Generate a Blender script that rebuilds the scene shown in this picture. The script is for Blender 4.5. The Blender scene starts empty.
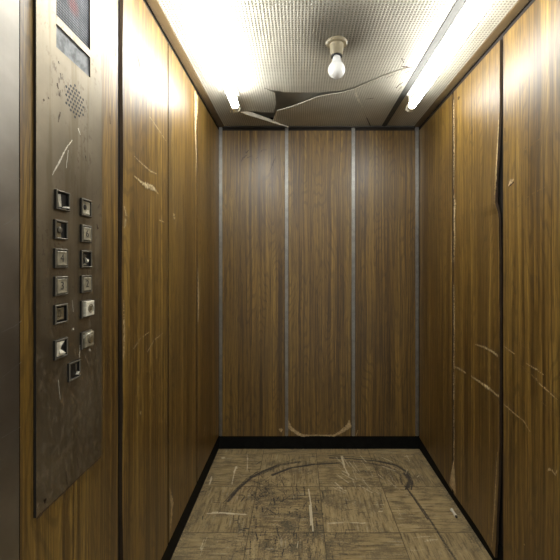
import bpy, bmesh, math, random
import numpy as np
from mathutils import Vector, Matrix

R = random.Random(7)
SC = bpy.context.scene
COL = SC.collection

# ------------------------------------------------------------------ room size (metres)
F = 361.5                      # focal length, pixels of the 560 px frame
VX, VY = 298.0, 266.0          # vanishing point
CH = 1.19                      # camera height
XL, XR = -0.5135, 0.7865       # side wall faces
YB = 2.35                      # back wall face
ZC = 2.10                      # ceiling sheet
YF = 0.668                     # where the front return ends


def at_left(px, py):           # point of the left wall, (Y, z)
    y = F * (0 - XL) / (VX - px)
    return (y, CH + (VY - py) * y / F)


def at_right(px, py):
    y = F * XR / (px - VX)
    return (y, CH + (VY - py) * y / F)


def at_back(px, py):           # (X, z)
    return ((px - VX) * YB / F, CH + (VY - py) * YB / F)


def at_floor(px, py):          # (X, Y)
    y = F * CH / (py - VY)
    return ((px - VX) * y / F, y)


def at_ceil(px, py):
    y = F * (ZC - CH) / (VY - py)
    return ((px - VX) * y / F, y)


WALL = {
    'left':  lambda u, v, d: Vector((XL + d, u, v)),
    'right': lambda u, v, d: Vector((XR - d, u, v)),
    'back':  lambda u, v, d: Vector((u, YB - d, v)),
}
UNPROJ = {'left': at_left, 'right': at_right, 'back': at_back}


# ------------------------------------------------------------------ node helpers
class NT:
    def __init__(self, name):
        self.m = bpy.data.materials.new(name)
        self.m.use_nodes = True
        self.t = self.m.node_tree
        self.b = self.t.nodes['Principled BSDF']

    def n(self, typ, **kw):
        nd = self.t.nodes.new(typ)
        for k, v in kw.items():
            setattr(nd, k, v)
        return nd

    def l(self, a, b):
        self.t.links.new(a, b)

    def set(self, sock, v):
        if hasattr(v, 'is_output') or isinstance(v, bpy.types.NodeSocket):
            self.l(v, sock)
        else:
            sock.default_value = v

    def math(self, op, a, b=0.0, c=None, clamp=False):
        nd = self.n('ShaderNodeMath', operation=op, use_clamp=clamp)
        self.set(nd.inputs[0], a)
        self.set(nd.inputs[1], b)
        if c is not None:
            self.set(nd.inputs[2], c)
        return nd.outputs[0]

    def comb(self, x, y, z):
        nd = self.n('ShaderNodeCombineXYZ')
        for s, v in zip(nd.inputs, (x, y, z)):
            self.set(s, v)
        return nd.outputs[0]

    def pos(self):
        g = self.n('ShaderNodeNewGeometry')
        s = self.n('ShaderNodeSeparateXYZ')
        self.l(g.outputs['Position'], s.inputs[0])
        return s.outputs[0], s.outputs[1], s.outputs[2]

    def noise(self, vec, scale=1.0, detail=3.0, rough=0.55, dist=0.0):
        nd = self.n('ShaderNodeTexNoise')
        self.l(vec, nd.inputs['Vector'])
        nd.inputs['Scale'].default_value = scale
        nd.inputs['Detail'].default_value = detail
        nd.inputs['Roughness'].default_value = rough
        nd.inputs['Distortion'].default_value = dist
        return nd.outputs[0]

    def ramp(self, fac, stops):
        nd = self.n('ShaderNodeValToRGB')
        self.l(fac, nd.inputs[0])
        e = nd.color_ramp.elements
        while len(e) < len(stops):
            e.new(0.5)
        for el, (p, c) in zip(e, stops):
            el.position = p
            el.color = c if len(c) == 4 else (*c, 1)
        return nd.outputs[0]

    def step(self, fac, a, b):               # smooth 0..1 from a to b
        nd = self.n('ShaderNodeMapRange', interpolation_type='SMOOTHSTEP')
        self.l(fac, nd.inputs[0])
        nd.inputs[1].default_value = a
        nd.inputs[2].default_value = b
        return nd.outputs[0]

    def mix(self, fac, a, b, blend='MIX'):
        nd = self.n('ShaderNodeMix', data_type='RGBA', blend_type=blend)
        self.set(nd.inputs[0], fac)
        self.set(nd.inputs[6], a if not isinstance(a, tuple) else (*a[:3], 1))
        self.set(nd.inputs[7], b if not isinstance(b, tuple) else (*b[:3], 1))
        return nd.outputs[2]

    def bump(self, h, strength, dist):
        nd = self.n('ShaderNodeBump')
        nd.inputs['Strength'].default_value = strength
        nd.inputs['Distance'].default_value = dist
        self.l(h, nd.inputs['Height'])
        self.l(nd.outputs[0], self.b.inputs['Normal'])

    def col(self, v):
        self.set(self.b.inputs['Base Color'], v if not isinstance(v, tuple) else (*v[:3], 1))

    def rough(self, v):
        self.set(self.b.inputs['Roughness'], v)


def plain(name, col, rough=0.5, metal=0.0, var=0.15, scale=30.0):
    k = NT(name)
    x, y, z = k.pos()
    n = k.noise(k.comb(x, y, z), scale, 4)
    f = k.step(n, 0.3, 0.7)
    lo = tuple(c * (1 - var) for c in col)
    hi = tuple(min(1, c * (1 + var)) for c in col)
    k.col(k.mix(f, lo, hi))
    k.rough(rough)
    k.b.inputs['Metallic'].default_value = metal
    return k.m


def wood_material():
    k = NT('wood_grain_laminate')
    x, y, z = k.pos()
    oi = k.n('ShaderNodeObjectInfo')
    r = k.math('MULTIPLY', oi.outputs['Random'], 37.0)
    u = k.math('ADD', k.math('ADD', x, y), r)
    # slow wander makes the long grain lines drift a little
    wob = k.noise(k.comb(k.math('MULTIPLY', u, 3.0), k.math('MULTIPLY', z, 1.3), r), 1.0, 2)
    uw = k.math('ADD', u, k.math('MULTIPLY', k.math('SUBTRACT', wob, 0.5), 0.035))
    fine = k.noise(k.comb(k.math('MULTIPLY', uw, 290.0), k.math('MULTIPLY', z, 3.0), r), 1.0, 3, 0.6)
    mid = k.noise(k.comb(k.math('MULTIPLY', uw, 84.0), k.math('MULTIPLY', z, 0.7), r), 1.0, 3, 0.55)
    broad = k.noise(k.comb(k.math('MULTIPLY', uw, 13.0), k.math('MULTIPLY', z, 0.35), r), 1.0, 2)
    # cathedral figure: contour lines of a stretched noise
    fig = k.noise(k.comb(k.math('MULTIPLY', u, 6.0), k.math('MULTIPLY', z, 0.75), k.math('ADD', r, 5.0)), 1.0, 2, 0.5)
    ring = k.math('SINE', k.math('MULTIPLY', fig, 190.0))
    ring = k.step(ring, 0.35, 0.95)
    pore = k.noise(k.comb(k.math('MULTIPLY', uw, 330.0), k.math('MULTIPLY', z, 18.0), r), 1.0, 1)
    pore = k.step(pore, 0.56, 0.70)
    line = k.noise(k.comb(k.math('MULTIPLY', uw, 165.0), k.math('MULTIPLY', z, 0.8), k.math('ADD', r, 3.0)), 1.0, 1)
    line = k.step(line, 0.54, 0.68)
    t = k.math('ADD', k.math('MULTIPLY', fine, 0.34), k.math('MULTIPLY', mid, 0.46))
    t = k.math('ADD', t, k.math('MULTIPLY', broad, 0.20))
    base = k.ramp(t, [(0.38, (0.046, 0.0215, 0.0028)), (0.47, (0.132, 0.070, 0.0098)),
                      (0.53, (0.212, 0.120, 0.0195)), (0.62, (0.330, 0.204, 0.0420))])
    base = k.mix(k.math('MULTIPLY', ring, 0.35), base, (0.034, 0.016, 0.003))
    base = k.mix(k.math('MULTIPLY', line, 0.55), base, (0.034, 0.016, 0.003))
    base = k.mix(k.math('MULTIPLY', pore, 0.45), base, (0.022, 0.011, 0.003))
    # grime film
    g = k.noise(k.comb(k.math('MULTIPLY', u, 2.2), z, r), 2.2, 4)
    gm = k.math('MULTIPLY', k.step(g, 0.42, 0.75), 0.28)
    base = k.mix(gm, base, (0.05, 0.032, 0.014))
    k.col(base)
    rg = k.noise(k.comb(k.math('MULTIPLY', u, 14.0), k.math('MULTIPLY', z, 5.0), r), 1.0, 4)
    k.rough(k.math('MULTIPLY_ADD', rg, 0.18, 0.34))
    k.b.inputs['Specular IOR Level'].default_value = 0.95
    h = k.math('ADD', k.math('MULTIPLY', fine, 0.5), k.math('MULTIPLY', mid, 0.5))
    k.bump(h, 0.12, 0.002)
    return k.m


def steel_material(name, tint=(0.55, 0.52, 0.46), rough=0.34, rust=True):
    k = NT(name)
    x, y, z = k.pos()
    v = k.comb(x, k.math('MULTIPLY', y, 1.0), z)
    br = k.noise(k.comb(k.math('MULTIPLY', x, 300.0), k.math('MULTIPLY', y, 300.0), k.math('MULTIPLY', z, 4.0)), 1.0, 2)
    blotch = k.noise(v, 7.0, 5, 0.6)
    c = k.mix(k.step(blotch, 0.35, 0.7), tuple(t * 0.78 for t in tint), tint)
    c = k.mix(k.math('MULTIPLY', br, 0.25), c, tuple(t * 0.7 for t in tint))
    if rust:
        sp = k.noise(k.comb(x, k.math('MULTIPLY', y, 1.6), z), 55.0, 4, 0.6)
        zone = k.noise(v, 9.0, 2)
        m = k.math('MULTIPLY', k.step(sp, 0.53, 0.62), k.step(zone, 0.42, 0.60))
        c = k.mix(k.math('MULTIPLY', m, 0.8), c, (0.10, 0.062, 0.03))
        k.set(k.b.inputs['Metallic'], k.math('MULTIPLY_ADD', m, -0.8, 0.92))
        st = k.noise(k.comb(x, k.math('MULTIPLY', y, 45.0), k.math('MULTIPLY', z, 3.0)), 1.0, 3)
        c = k.mix(k.math('MULTIPLY', k.step(st, 0.50, 0.70), 0.45), c, (0.15, 0.115, 0.06))
    else:
        k.b.inputs['Metallic'].default_value = 0.95
    k.col(c)
    k.rough(k.math('MULTIPLY_ADD', blotch, 0.22, rough - 0.10))
    k.bump(br, 0.08, 0.001)
    return k.m


def ceiling_material():
    """white plastic sheet embossed with a half-inch grid of little pockets"""
    k = NT('embossed_ceiling_sheet')
    x, y, z = k.pos()
    p = 0.0125
    fx = k.math('PINGPONG', k.math('DIVIDE', x, p), 0.5)      # 0 at ridge .. .5 in pocket
    fy = k.math('PINGPONG', k.math('DIVIDE', y, p), 0.5)
    px = k.step(fx, 0.10, 0.38)
    py = k.step(fy, 0.10, 0.38)
    pocket = k.math('MULTIPLY', px, py)
    dirt = k.noise(k.comb(x, y, z), 6.0, 4)
    pocket_tone = k.noise(k.comb(x, y, z), 2.2, 3)
    ridge = k.mix(k.step(dirt, 0.3, 0.7), (0.54, 0.51, 0.425), (0.66, 0.63, 0.54))
    groove = k.mix(k.step(pocket_tone, 0.35, 0.65), (0.30, 0.27, 0.205), (0.165, 0.142, 0.10))  # pockets coloured darker, carrying recess shade as well as dirt
    d = k.n('ShaderNodeVectorMath', operation='DISTANCE')
    k.l(k.comb(x, k.math('MULTIPLY', y, 0.8), 0.0), d.inputs[0])
    d.inputs[1].default_value = (0.160, 1.405 * 0.8, 0.0)
    burn = k.math('MULTIPLY', k.step(d.outputs['Value'], 0.19, 0.06), k.math('ADD', dirt, 0.45), clamp=True)
    groove = k.mix(burn, groove, (0.020, 0.016, 0.010))
    ridge = k.mix(k.math('MULTIPLY', burn, 0.8), ridge, (0.10, 0.083, 0.055))
    k.col(k.mix(pocket, ridge, groove))
    k.rough(0.42)
    k.bump(k.math('MULTIPLY', pocket, -1.0), 0.9, 0.0035)
    tr = k.n('ShaderNodeBsdfTranslucent')
    tr.inputs[0].default_value = (0.75, 0.72, 0.62, 1)
    mx = k.n('ShaderNodeMixShader')
    mx.inputs[0].default_value = 0.20
    out = k.t.nodes['Material Output']
    k.l(k.b.outputs[0], mx.inputs[1])
    k.l(tr.outputs[0], mx.inputs[2])
    k.l(mx.outputs[0], out.inputs['Surface'])
    return k.m


def floor_material():
    k = NT('streaked_vinyl_tiles')
    x, y, z = k.pos()
    T = 0.337
    tx = k.math('DIVIDE', k.math('ADD', x, 0.2207 + 3 * T), T)
    ty = k.math('DIVIDE', k.math('ADD', y, -1.95 + 8 * T), T)
    ix = k.math('FLOOR', tx)
    iy = k.math('FLOOR', ty)
    par = k.math('MODULO', k.math('ADD', ix, iy), 2.0)         # 0 / 1: streak direction
    par = k.math('GREATER_THAN', par, 0.5)
    idv = k.math('ADD', k.math('MULTIPLY', ix, 7.3), k.math('MULTIPLY', iy, 3.1))

    def swap(a, b):          # stretched coordinates along the tile's streaks
        s = k.n('ShaderNodeMix', data_type='FLOAT')
        k.set(s.inputs[0], par)
        k.set(s.inputs[2], a)
        k.set(s.inputs[3], b)
        return s.outputs[0]
    al = swap(x, y)
    ac = swap(y, x)
    st = k.noise(k.comb(k.math('MULTIPLY', al, 9.0), k.math('MULTIPLY', ac, 60.0), idv), 1.0, 4, 0.6)
    st2 = k.noise(k.comb(k.math('MULTIPLY', al, 13.0), k.math('MULTIPLY', ac, 120.0), k.math('ADD', idv, 9.0)), 1.0, 3, 0.55)
    mott = k.noise(k.comb(x, y, idv), 14.0, 5, 0.65)
    grit = k.noise(k.comb(x, y, z), 130.0, 3, 0.7)
    c = k.ramp(st, [(0.28, (0.220, 0.158, 0.076)), (0.48, (0.385, 0.288, 0.146)), (0.70, (0.50, 0.382, 0.195))])
    tone = k.noise(k.comb(k.math('MULTIPLY', idv, 1.7), idv, 0.0), 1.0, 0)
    c = k.mix(k.math('MULTIPLY', k.step(tone, 0.35, 0.65), 0.25), c, (0.26, 0.185, 0.08))
    pale = k.step(st2, 0.60, 0.69)
    c = k.mix(k.math('MULTIPLY', pale, 0.65), c, (0.48, 0.42, 0.29))
    dk = k.step(st2, 0.46, 0.34)
    c = k.mix(k.math('MULTIPLY', dk, 0.55), c, (0.085, 0.066, 0.040))
    # wear: scuffs and grime
    sc = k.n('ShaderNodeAttribute', attribute_name='scuff').outputs['Fac']
    gr = k.n('ShaderNodeAttribute', attribute_name='grime').outputs['Fac']
    pl = k.n('ShaderNodeAttribute', attribute_name='pale').outputs['Fac']
    gn = k.step(k.math('ADD', k.math('MULTIPLY', mott, 0.5), k.math('MULTIPLY', grit, 0.5)), 0.44, 0.60)
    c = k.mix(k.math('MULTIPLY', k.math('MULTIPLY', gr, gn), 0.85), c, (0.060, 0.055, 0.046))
    gx = k.math('MULTIPLY', k.step(k.math('ADD', k.math('MULTIPLY', mott, 0.6), k.math('MULTIPLY', grit, 0.4)), 0.46, 0.62), 0.5)
    c = k.mix(gx, c, (0.105, 0.090, 0.062))
    brk = k.noise(k.comb(x, y, z), 110.0, 4, 0.75)
    sm = k.step(k.math('SUBTRACT', sc, k.math('MULTIPLY', brk, 0.9)), -0.08, 0.28)
    c = k.mix(k.math('MULTIPLY', sm, 0.88), c, (0.036, 0.032, 0.034))
    pm = k.step(k.math('SUBTRACT', pl, k.math('MULTIPLY', brk, 0.75)), -0.06, 0.22)
    c = k.mix(k.math('MULTIPLY', pm, 0.8), c, (0.74, 0.67, 0.48))
    # joints
    jx = k.math('PINGPONG', tx, 0.5)
    jy = k.math('PINGPONG', ty, 0.5)
    j = k.math('LESS_THAN', k.math('MINIMUM', jx, jy), 0.0055)
    c = k.mix(k.math('MULTIPLY', j, 0.7), c, (0.055, 0.042, 0.026))
    k.col(c)
    k.rough(k.math('MULTIPLY_ADD', mott, 0.25, 0.36))
    k.bump(k.math('SUBTRACT', k.math('MULTIPLY', grit, 0.4), k.math('MULTIPLY', j, 1.0)), 0.25, 0.002)
    return k.m


def emit(name, col, strength):
    k = NT(name)
    k.col((0.9, 0.9, 0.88))
    k.b.inputs['Emission Color'].default_value = (*col, 1)
    k.b.inputs['Emission Strength'].default_value = strength
    k.rough(0.3)
    return k.m


M = {
    'wood': wood_material(),
    'core': plain('shade_darkened_core', (0.050, 0.030, 0.014), 0.85),  # board edges coloured dark so the gaps between boards read as shade
    'chip': plain('pale_torn_edge', (0.50, 0.37, 0.20), 0.8, var=0.3, scale=90),
    'scratch': plain('pale_scratch', (0.46, 0.36, 0.20), 0.7, var=0.3, scale=120),
    'faint': plain('faint_scratch', (0.21, 0.14, 0.055), 0.6, var=0.3, scale=120),
    'smudge': plain('dark_smudge', (0.06, 0.035, 0.018), 0.6, var=0.3, scale=120),
    'sub': plain('dark_backing_board', (0.018, 0.013, 0.010), 0.85),
    'rubber': plain('black_rubber', (0.005, 0.005, 0.0045), 0.75, var=0.3),
    'alu': plain('dull_aluminium', (0.33, 0.325, 0.31), 0.40, 0.85, var=0.12),
    'bronze': plain('tan_painted_metal', (0.135, 0.090, 0.042), 0.55, 0.0, var=0.08),
    'steel': steel_material('worn_brushed_steel', (0.31, 0.265, 0.19), 0.45),
    'jamb': steel_material('door_jamb_steel', (0.36, 0.335, 0.30), 0.40, rust=False),
    'sheet': ceiling_material(),
    'torn': plain('torn_sheet_edge', (0.70, 0.66, 0.55), 0.6),
    'seam': plain('grey_metal_profile', (0.040, 0.038, 0.033), 0.7, 0.0),
    'grey': plain('grey_cavity_paint', (0.48, 0.45, 0.38), 0.8, var=0.1, scale=5),
    'white_metal': plain('white_enamel', (0.72, 0.71, 0.67), 0.4, var=0.05),
    'floor': floor_material(),
    'tube': emit('lit_fluorescent_glass', (0.985, 1.0, 0.97), 56.0),
    'dim_tube': emit('ageing_lit_fluorescent_glass', (0.99, 1.0, 0.96), 34.0),
    'cap': plain('aged_white_plastic', (0.66, 0.61, 0.48), 0.4, var=0.08),
    'porcelain': plain('cream_porcelain', (0.23, 0.195, 0.125), 0.4, var=0.12),
    'opal': plain('white_opal_glass', (0.66, 0.66, 0.65), 0.2, var=0.02),
    'black': plain('black_plastic', (0.012, 0.011, 0.010), 0.45),
    'bezel': plain('dark_bezel_metal', (0.17, 0.152, 0.118), 0.42, 0.6),
    'button': plain('dirty_ivory_button', (0.27, 0.24, 0.17), 0.45, var=0.25, scale=60),
    'brown': plain('brown_stained_plastic', (0.16, 0.125, 0.07), 0.5, var=0.3, scale=60),
    'numeral': plain('worn_black_print', (0.05, 0.045, 0.04), 0.6),
    'worn': plain('faded_print', (0.10, 0.078, 0.045), 0.6),
    'shard': plain('broken_white_plastic', (0.70, 0.66, 0.55), 0.4, var=0.25, scale=80),
    'label': plain('scuffed_grey_label', (0.115, 0.120, 0.125), 0.6, 0.0, var=0.45, scale=50),
    'paper': plain('white_paper', (0.80, 0.77, 0.68), 0.7, var=0.06),
    'ash': plain('burnt_tip', (0.05, 0.04, 0.03), 0.9),
}


M['opal'].node_tree.nodes['Principled BSDF'].inputs['Subsurface Weight'].default_value = 1.0
M['opal'].node_tree.nodes['Principled BSDF'].inputs['Subsurface Radius'].default_value = (0.05, 0.05, 0.05)
M['opal'].node_tree.nodes['Principled BSDF'].inputs['Subsurface Scale'].default_value = 1.0


M['rubber'].node_tree.nodes['Principled BSDF'].inputs['Specular IOR Level'].default_value = 0.15


def display_material():
    k = NT('ribbed_dark_display_lens')
    x, y, z = k.pos()
    fy = k.math('PINGPONG', k.math('DIVIDE', y, 0.0050), 0.5)
    fz = k.math('PINGPONG', k.math('DIVIDE', z, 0.0062), 0.5)
    cell = k.math('MULTIPLY', k.step(fy, 0.05, 0.22), k.step(fz, 0.08, 0.26))
    n = k.noise(k.comb(x, y, z), 22.0, 3)
    c = k.mix(k.step(n, 0.35, 0.65), (0.060, 0.066, 0.082), (0.120, 0.125, 0.142))
    d = k.n('ShaderNodeVectorMath', operation='DISTANCE')
    k.l(k.comb(x, y, z), d.inputs[0])
    d.inputs[1].default_value = (XL, 0.822, 1.783)
    red = k.step(d.outputs['Value'], 0.030, 0.006)
    c = k.mix(k.math('MULTIPLY', red, 0.7), c, (0.26, 0.05, 0.05))
    k.col(k.mix(cell, (0.008, 0.009, 0.011), c))
    k.rough(0.6)
    k.b.inputs['Specular IOR Level'].default_value = 0.2
    k.bump(cell, 0.5, 0.0015)
    return k.m


M['display'] = display_material()


# ------------------------------------------------------------------ mesh helpers
def link(name, bm, mats, parent=None, smooth=False, bevel=0.0, recalc=True):
    if recalc:
        bmesh.ops.recalc_face_normals(bm, faces=bm.faces)
    me = bpy.data.meshes.new(name)
    bm.to_mesh(me)
    bm.free()
    if not isinstance(mats, (list, tuple)):
        mats = [mats]
    for m in mats:
        me.materials.append(m)
    if smooth:
        for p in me.polygons:
            p.use_smooth = True
    o = bpy.data.objects.new(name, me)
    COL.objects.link(o)
    if parent is not None:
        o.parent = parent
        o.matrix_parent_inverse = Matrix.Translation(-parent.location)
    if bevel:
        md = o.modifiers.new('bevel', 'BEVEL')
        md.width = bevel
        md.segments = 2
        md.limit_method = 'ANGLE'
    return o


def empty(name, loc):
    o = bpy.data.objects.new(name, None)
    COL.objects.link(o)
    o.location = loc
    o.empty_display_size = 0.1
    return o


def tag(o, label, cat, group=None, kind=None):
    o['label'] = label
    o['category'] = cat
    if group:
        o['group'] = group
    if kind:
        o['kind'] = kind
    return o


def struct(o, label=None, cat=None):
    o['kind'] = 'structure'
    if label:
        o['label'] = label
    if cat:
        o['category'] = cat
    return o


def box(bm, lo, hi, mat=0):
    vs = [bm.verts.new((x, y, z)) for x in (lo[0], hi[0]) for y in (lo[1], hi[1]) for z in (lo[2], hi[2])]
    for f in ((0, 1, 3, 2), (4, 6, 7, 5), (0, 4, 5, 1), (2, 3, 7, 6), (0, 2, 6, 4), (1, 5, 7, 3)):
        bm.faces.new([vs[i] for i in f]).material_index = mat
    return vs


def boxobj(name, lo, hi, mat, parent=None, bevel=0.0):
    bm = bmesh.new()
    box(bm, lo, hi)
    return link(name, bm, mat, parent, bevel=bevel)


def lathe(bm, prof, origin, axis, seg=40, mat=0):
    """prof: list of (radius, distance along axis)"""
    ax = Vector(axis).normalized()
    a = ax.orthogonal().normalized()
    b = ax.cross(a)
    o = Vector(origin)
    rings = []
    for r, h in prof:
        if r < 1e-6:
            rings.append([bm.verts.new(o + ax * h)])
        else:
            rings.append([bm.verts.new(o + ax * h + (a * math.cos(2 * math.pi * i / seg) + b * math.sin(2 * math.pi * i / seg)) * r)
                          for i in range(seg)])
    for r0, r1 in zip(rings, rings[1:]):
        for i in range(seg):
            j = (i + 1) % seg
            if len(r0) == 1 and len(r1) == 1:
                continue
            if len(r0) == 1:
                q = [r0[0], r1[j], r1[i]]
            elif len(r1) == 1:
                q = [r0[i], r0[j], r1[0]]
            else:
                q = [r0[i], r0[j], r1[j], r1[i]]
            bm.faces.new(q).material_index = mat


def prism(bm, pts, thick, mat=0, side=None):
    """closed polygon of 3-D points extruded by the vector thick"""
    t = Vector(thick)
    a = [bm.verts.new(Vector(p)) for p in pts]
    b = [bm.verts.new(Vector(p) + t) for p in pts]
    bm.faces.new(a).material_index = mat
    bm.faces.new(b[::-1]).material_index = mat
    for i in range(len(a)):
        j = (i + 1) % len(a)
        bm.faces.new((a[j], a[i], b[i], b[j])).material_index = mat if side is None else side


def ribbon(bm, pts, widths, n, mat, jag=0.5, step=0.006, gap=0.0):
    """a flat irregular mark lying on a surface; pts are 3-D, n the surface normal"""
    n = Vector(n)
    P = [Vector(p) for p in pts]
    out, W = [], []
    for i in range(len(P) - 1):
        L = (P[i + 1] - P[i]).length
        k = max(1, int(L / step))
        for q in range(k):
            t = q / k
            out.append(P[i].lerp(P[i + 1], t))
            W.append(widths[i] * (1 - t) + widths[i + 1] * t)
    out.append(P[-1])
    W.append(widths[-1])
    prev = None
    for i, p in enumerate(out):
        d = (out[min(i + 1, len(out) - 1)] - out[max(i - 1, 0)]).normalized()
        s = n.cross(d).normalized()
        w1 = max(W[i] * 0.5 * (1 + R.uniform(-jag, jag)), 1e-4)
        w2 = max(W[i] * 0.5 * (1 + R.uniform(-jag, jag)), 1e-4)
        cur = (bm.verts.new(p + s * w1), bm.verts.new(p - s * w2))
        if prev and R.random() > gap:
            bm.faces.new((prev[0], prev[1], cur[1], cur[0])).material_index = mat
        prev = cur


NORM = {'left': (1, 0, 0), 'right': (-1, 0, 0), 'back': (0, -1, 0)}
PMATS = None


def interp(tab, v):
    if v <= tab[0][0]:
        return tab[0][1]
    for (a, x), (b, y) in zip(tab, tab[1:]):
        if v <= b:
            return x + (y - x) * (v - a) / (b - a)
    return tab[-1][1]


def panel(label, wall, u0, u1, z1, zbot=lambda u: 0.09, e0=None, e1=None, disp=None, marks=(), side=1,
          thick=0.010, nu=14, nv=90, group='wood-grain wall panels'):
    """one laminate board; e0/e1 shift the two long edges as a function of z, disp pushes it into the room"""
    W = WALL[wall]
    bm = bmesh.new()
    front, back = [], []
    for j in range(nv + 1):
        fr, bk = [], []
        for i in range(nu + 1):
            t = j / nv
            s = i / nu
            zb = zbot(u0 + (u1 - u0) * s)
            v = zb + (z1 - zb) * t
            a = u0 + (e0(v) if e0 else 0)
            b = u1 + (e1(v) if e1 else 0)
            u = a + (b - a) * s
            d = disp(s, v) if disp else 0.0
            fr.append(bm.verts.new(W(u, v, d)))
            bk.append(bm.verts.new(W(u, v, d - thick)))
        front.append(fr)
        back.append(bk)
    for j in range(nv):
        for i in range(nu):
            bm.faces.new((front[j][i], front[j][i + 1], front[j + 1][i + 1], front[j + 1][i])).material_index = 0
            bm.faces.new((back[j][i], back[j + 1][i], back[j + 1][i + 1], back[j][i + 1])).material_index = 1
        for i in (0, nu):
            bm.faces.new((front[j][i], front[j + 1][i], back[j + 1][i], back[j][i])).material_index = side
    for i in range(nu):
        for j in (0, nv):
            bm.faces.new((front[j][i], front[j][i + 1], back[j][i + 1], back[j][i])).material_index = 1
    bmesh.ops.recalc_face_normals(bm, faces=bm.faces)
    for mk in marks:                       # (mat, [(px,py)...], [width m...], jag)
        mat, pts, ws = mk[:3]
        jag = mk[3] if len(mk) > 3 else 0.5
        gap = 0.0
        if mat in (SCR, FAINT):
            ws = [q * (0.80 if mat == SCR else 0.55) for q in ws]
            jag = max(jag, 0.75)
            gap = 0.14 if mat == SCR else 0.30
        elif mat == CHIP and jag >= 0.75:
            ws = [q * 1.1 for q in ws]
            gap = 0.15
        P = []
        for p in pts:
            u, v = UNPROJ[wall](*p)
            s = min(1, max(0, (u - u0) / (u1 - u0)))
            d = disp(s, v) if disp else 0.0
            P.append(W(u, v, d + 0.0006 + 0.0004 * R.random()))
        ribbon(bm, P, ws, NORM[wall], mat, jag, 0.004, gap)
    o = link('wood_panel', bm, [M['wood'], M['core'], M['chip'], M['scratch'], M['faint'], M['smudge']], recalc=False)
    return tag(o, label, 'wall panel', group)


CHIP, SCR, FAINT, SMUDGE = 2, 3, 4, 5
ZT = ZC - 0.030          # top of the boards

# ================================================================== the shell
struct(boxobj('wall_back', (XL - 0.09, YB + 0.012, -0.02), (XR + 0.09, YB + 0.06, 2.27), M['sub']))
struct(boxobj('wall_left', (XL - 0.06, 0.60, -0.02), (XL - 0.012, YB + 0.012, 2.27), M['sub']))
struct(boxobj('wall_right', (XR + 0.012, 0.60, -0.02), (XR + 0.06, YB + 0.012, 2.27), M['sub']))
struct(boxobj('roof', (XL - 0.06, 0.45, 2.27), (XR + 0.06, YB + 0.06, 2.30), M['grey']))

struct(boxobj('ceiling_backing', (-0.29, 1.70, ZC + 0.060), (0.54, YB + 0.012, ZC + 0.070), M['grey']))
struct(boxobj('baseboard_back', (XL - 0.012, YB + 0.002, 0.0), (XR + 0.012, YB + 0.012, 0.094), M['rubber']))
struct(boxobj('baseboard_left', (XL - 0.012, YF + 0.01, 0.0), (XL - 0.002, YB + 0.002, 0.094), M['rubber']))
struct(boxobj('baseboard_right', (XR + 0.002, YF, 0.0), (XR + 0.012, YB + 0.002, 0.094), M['rubber']))

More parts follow.
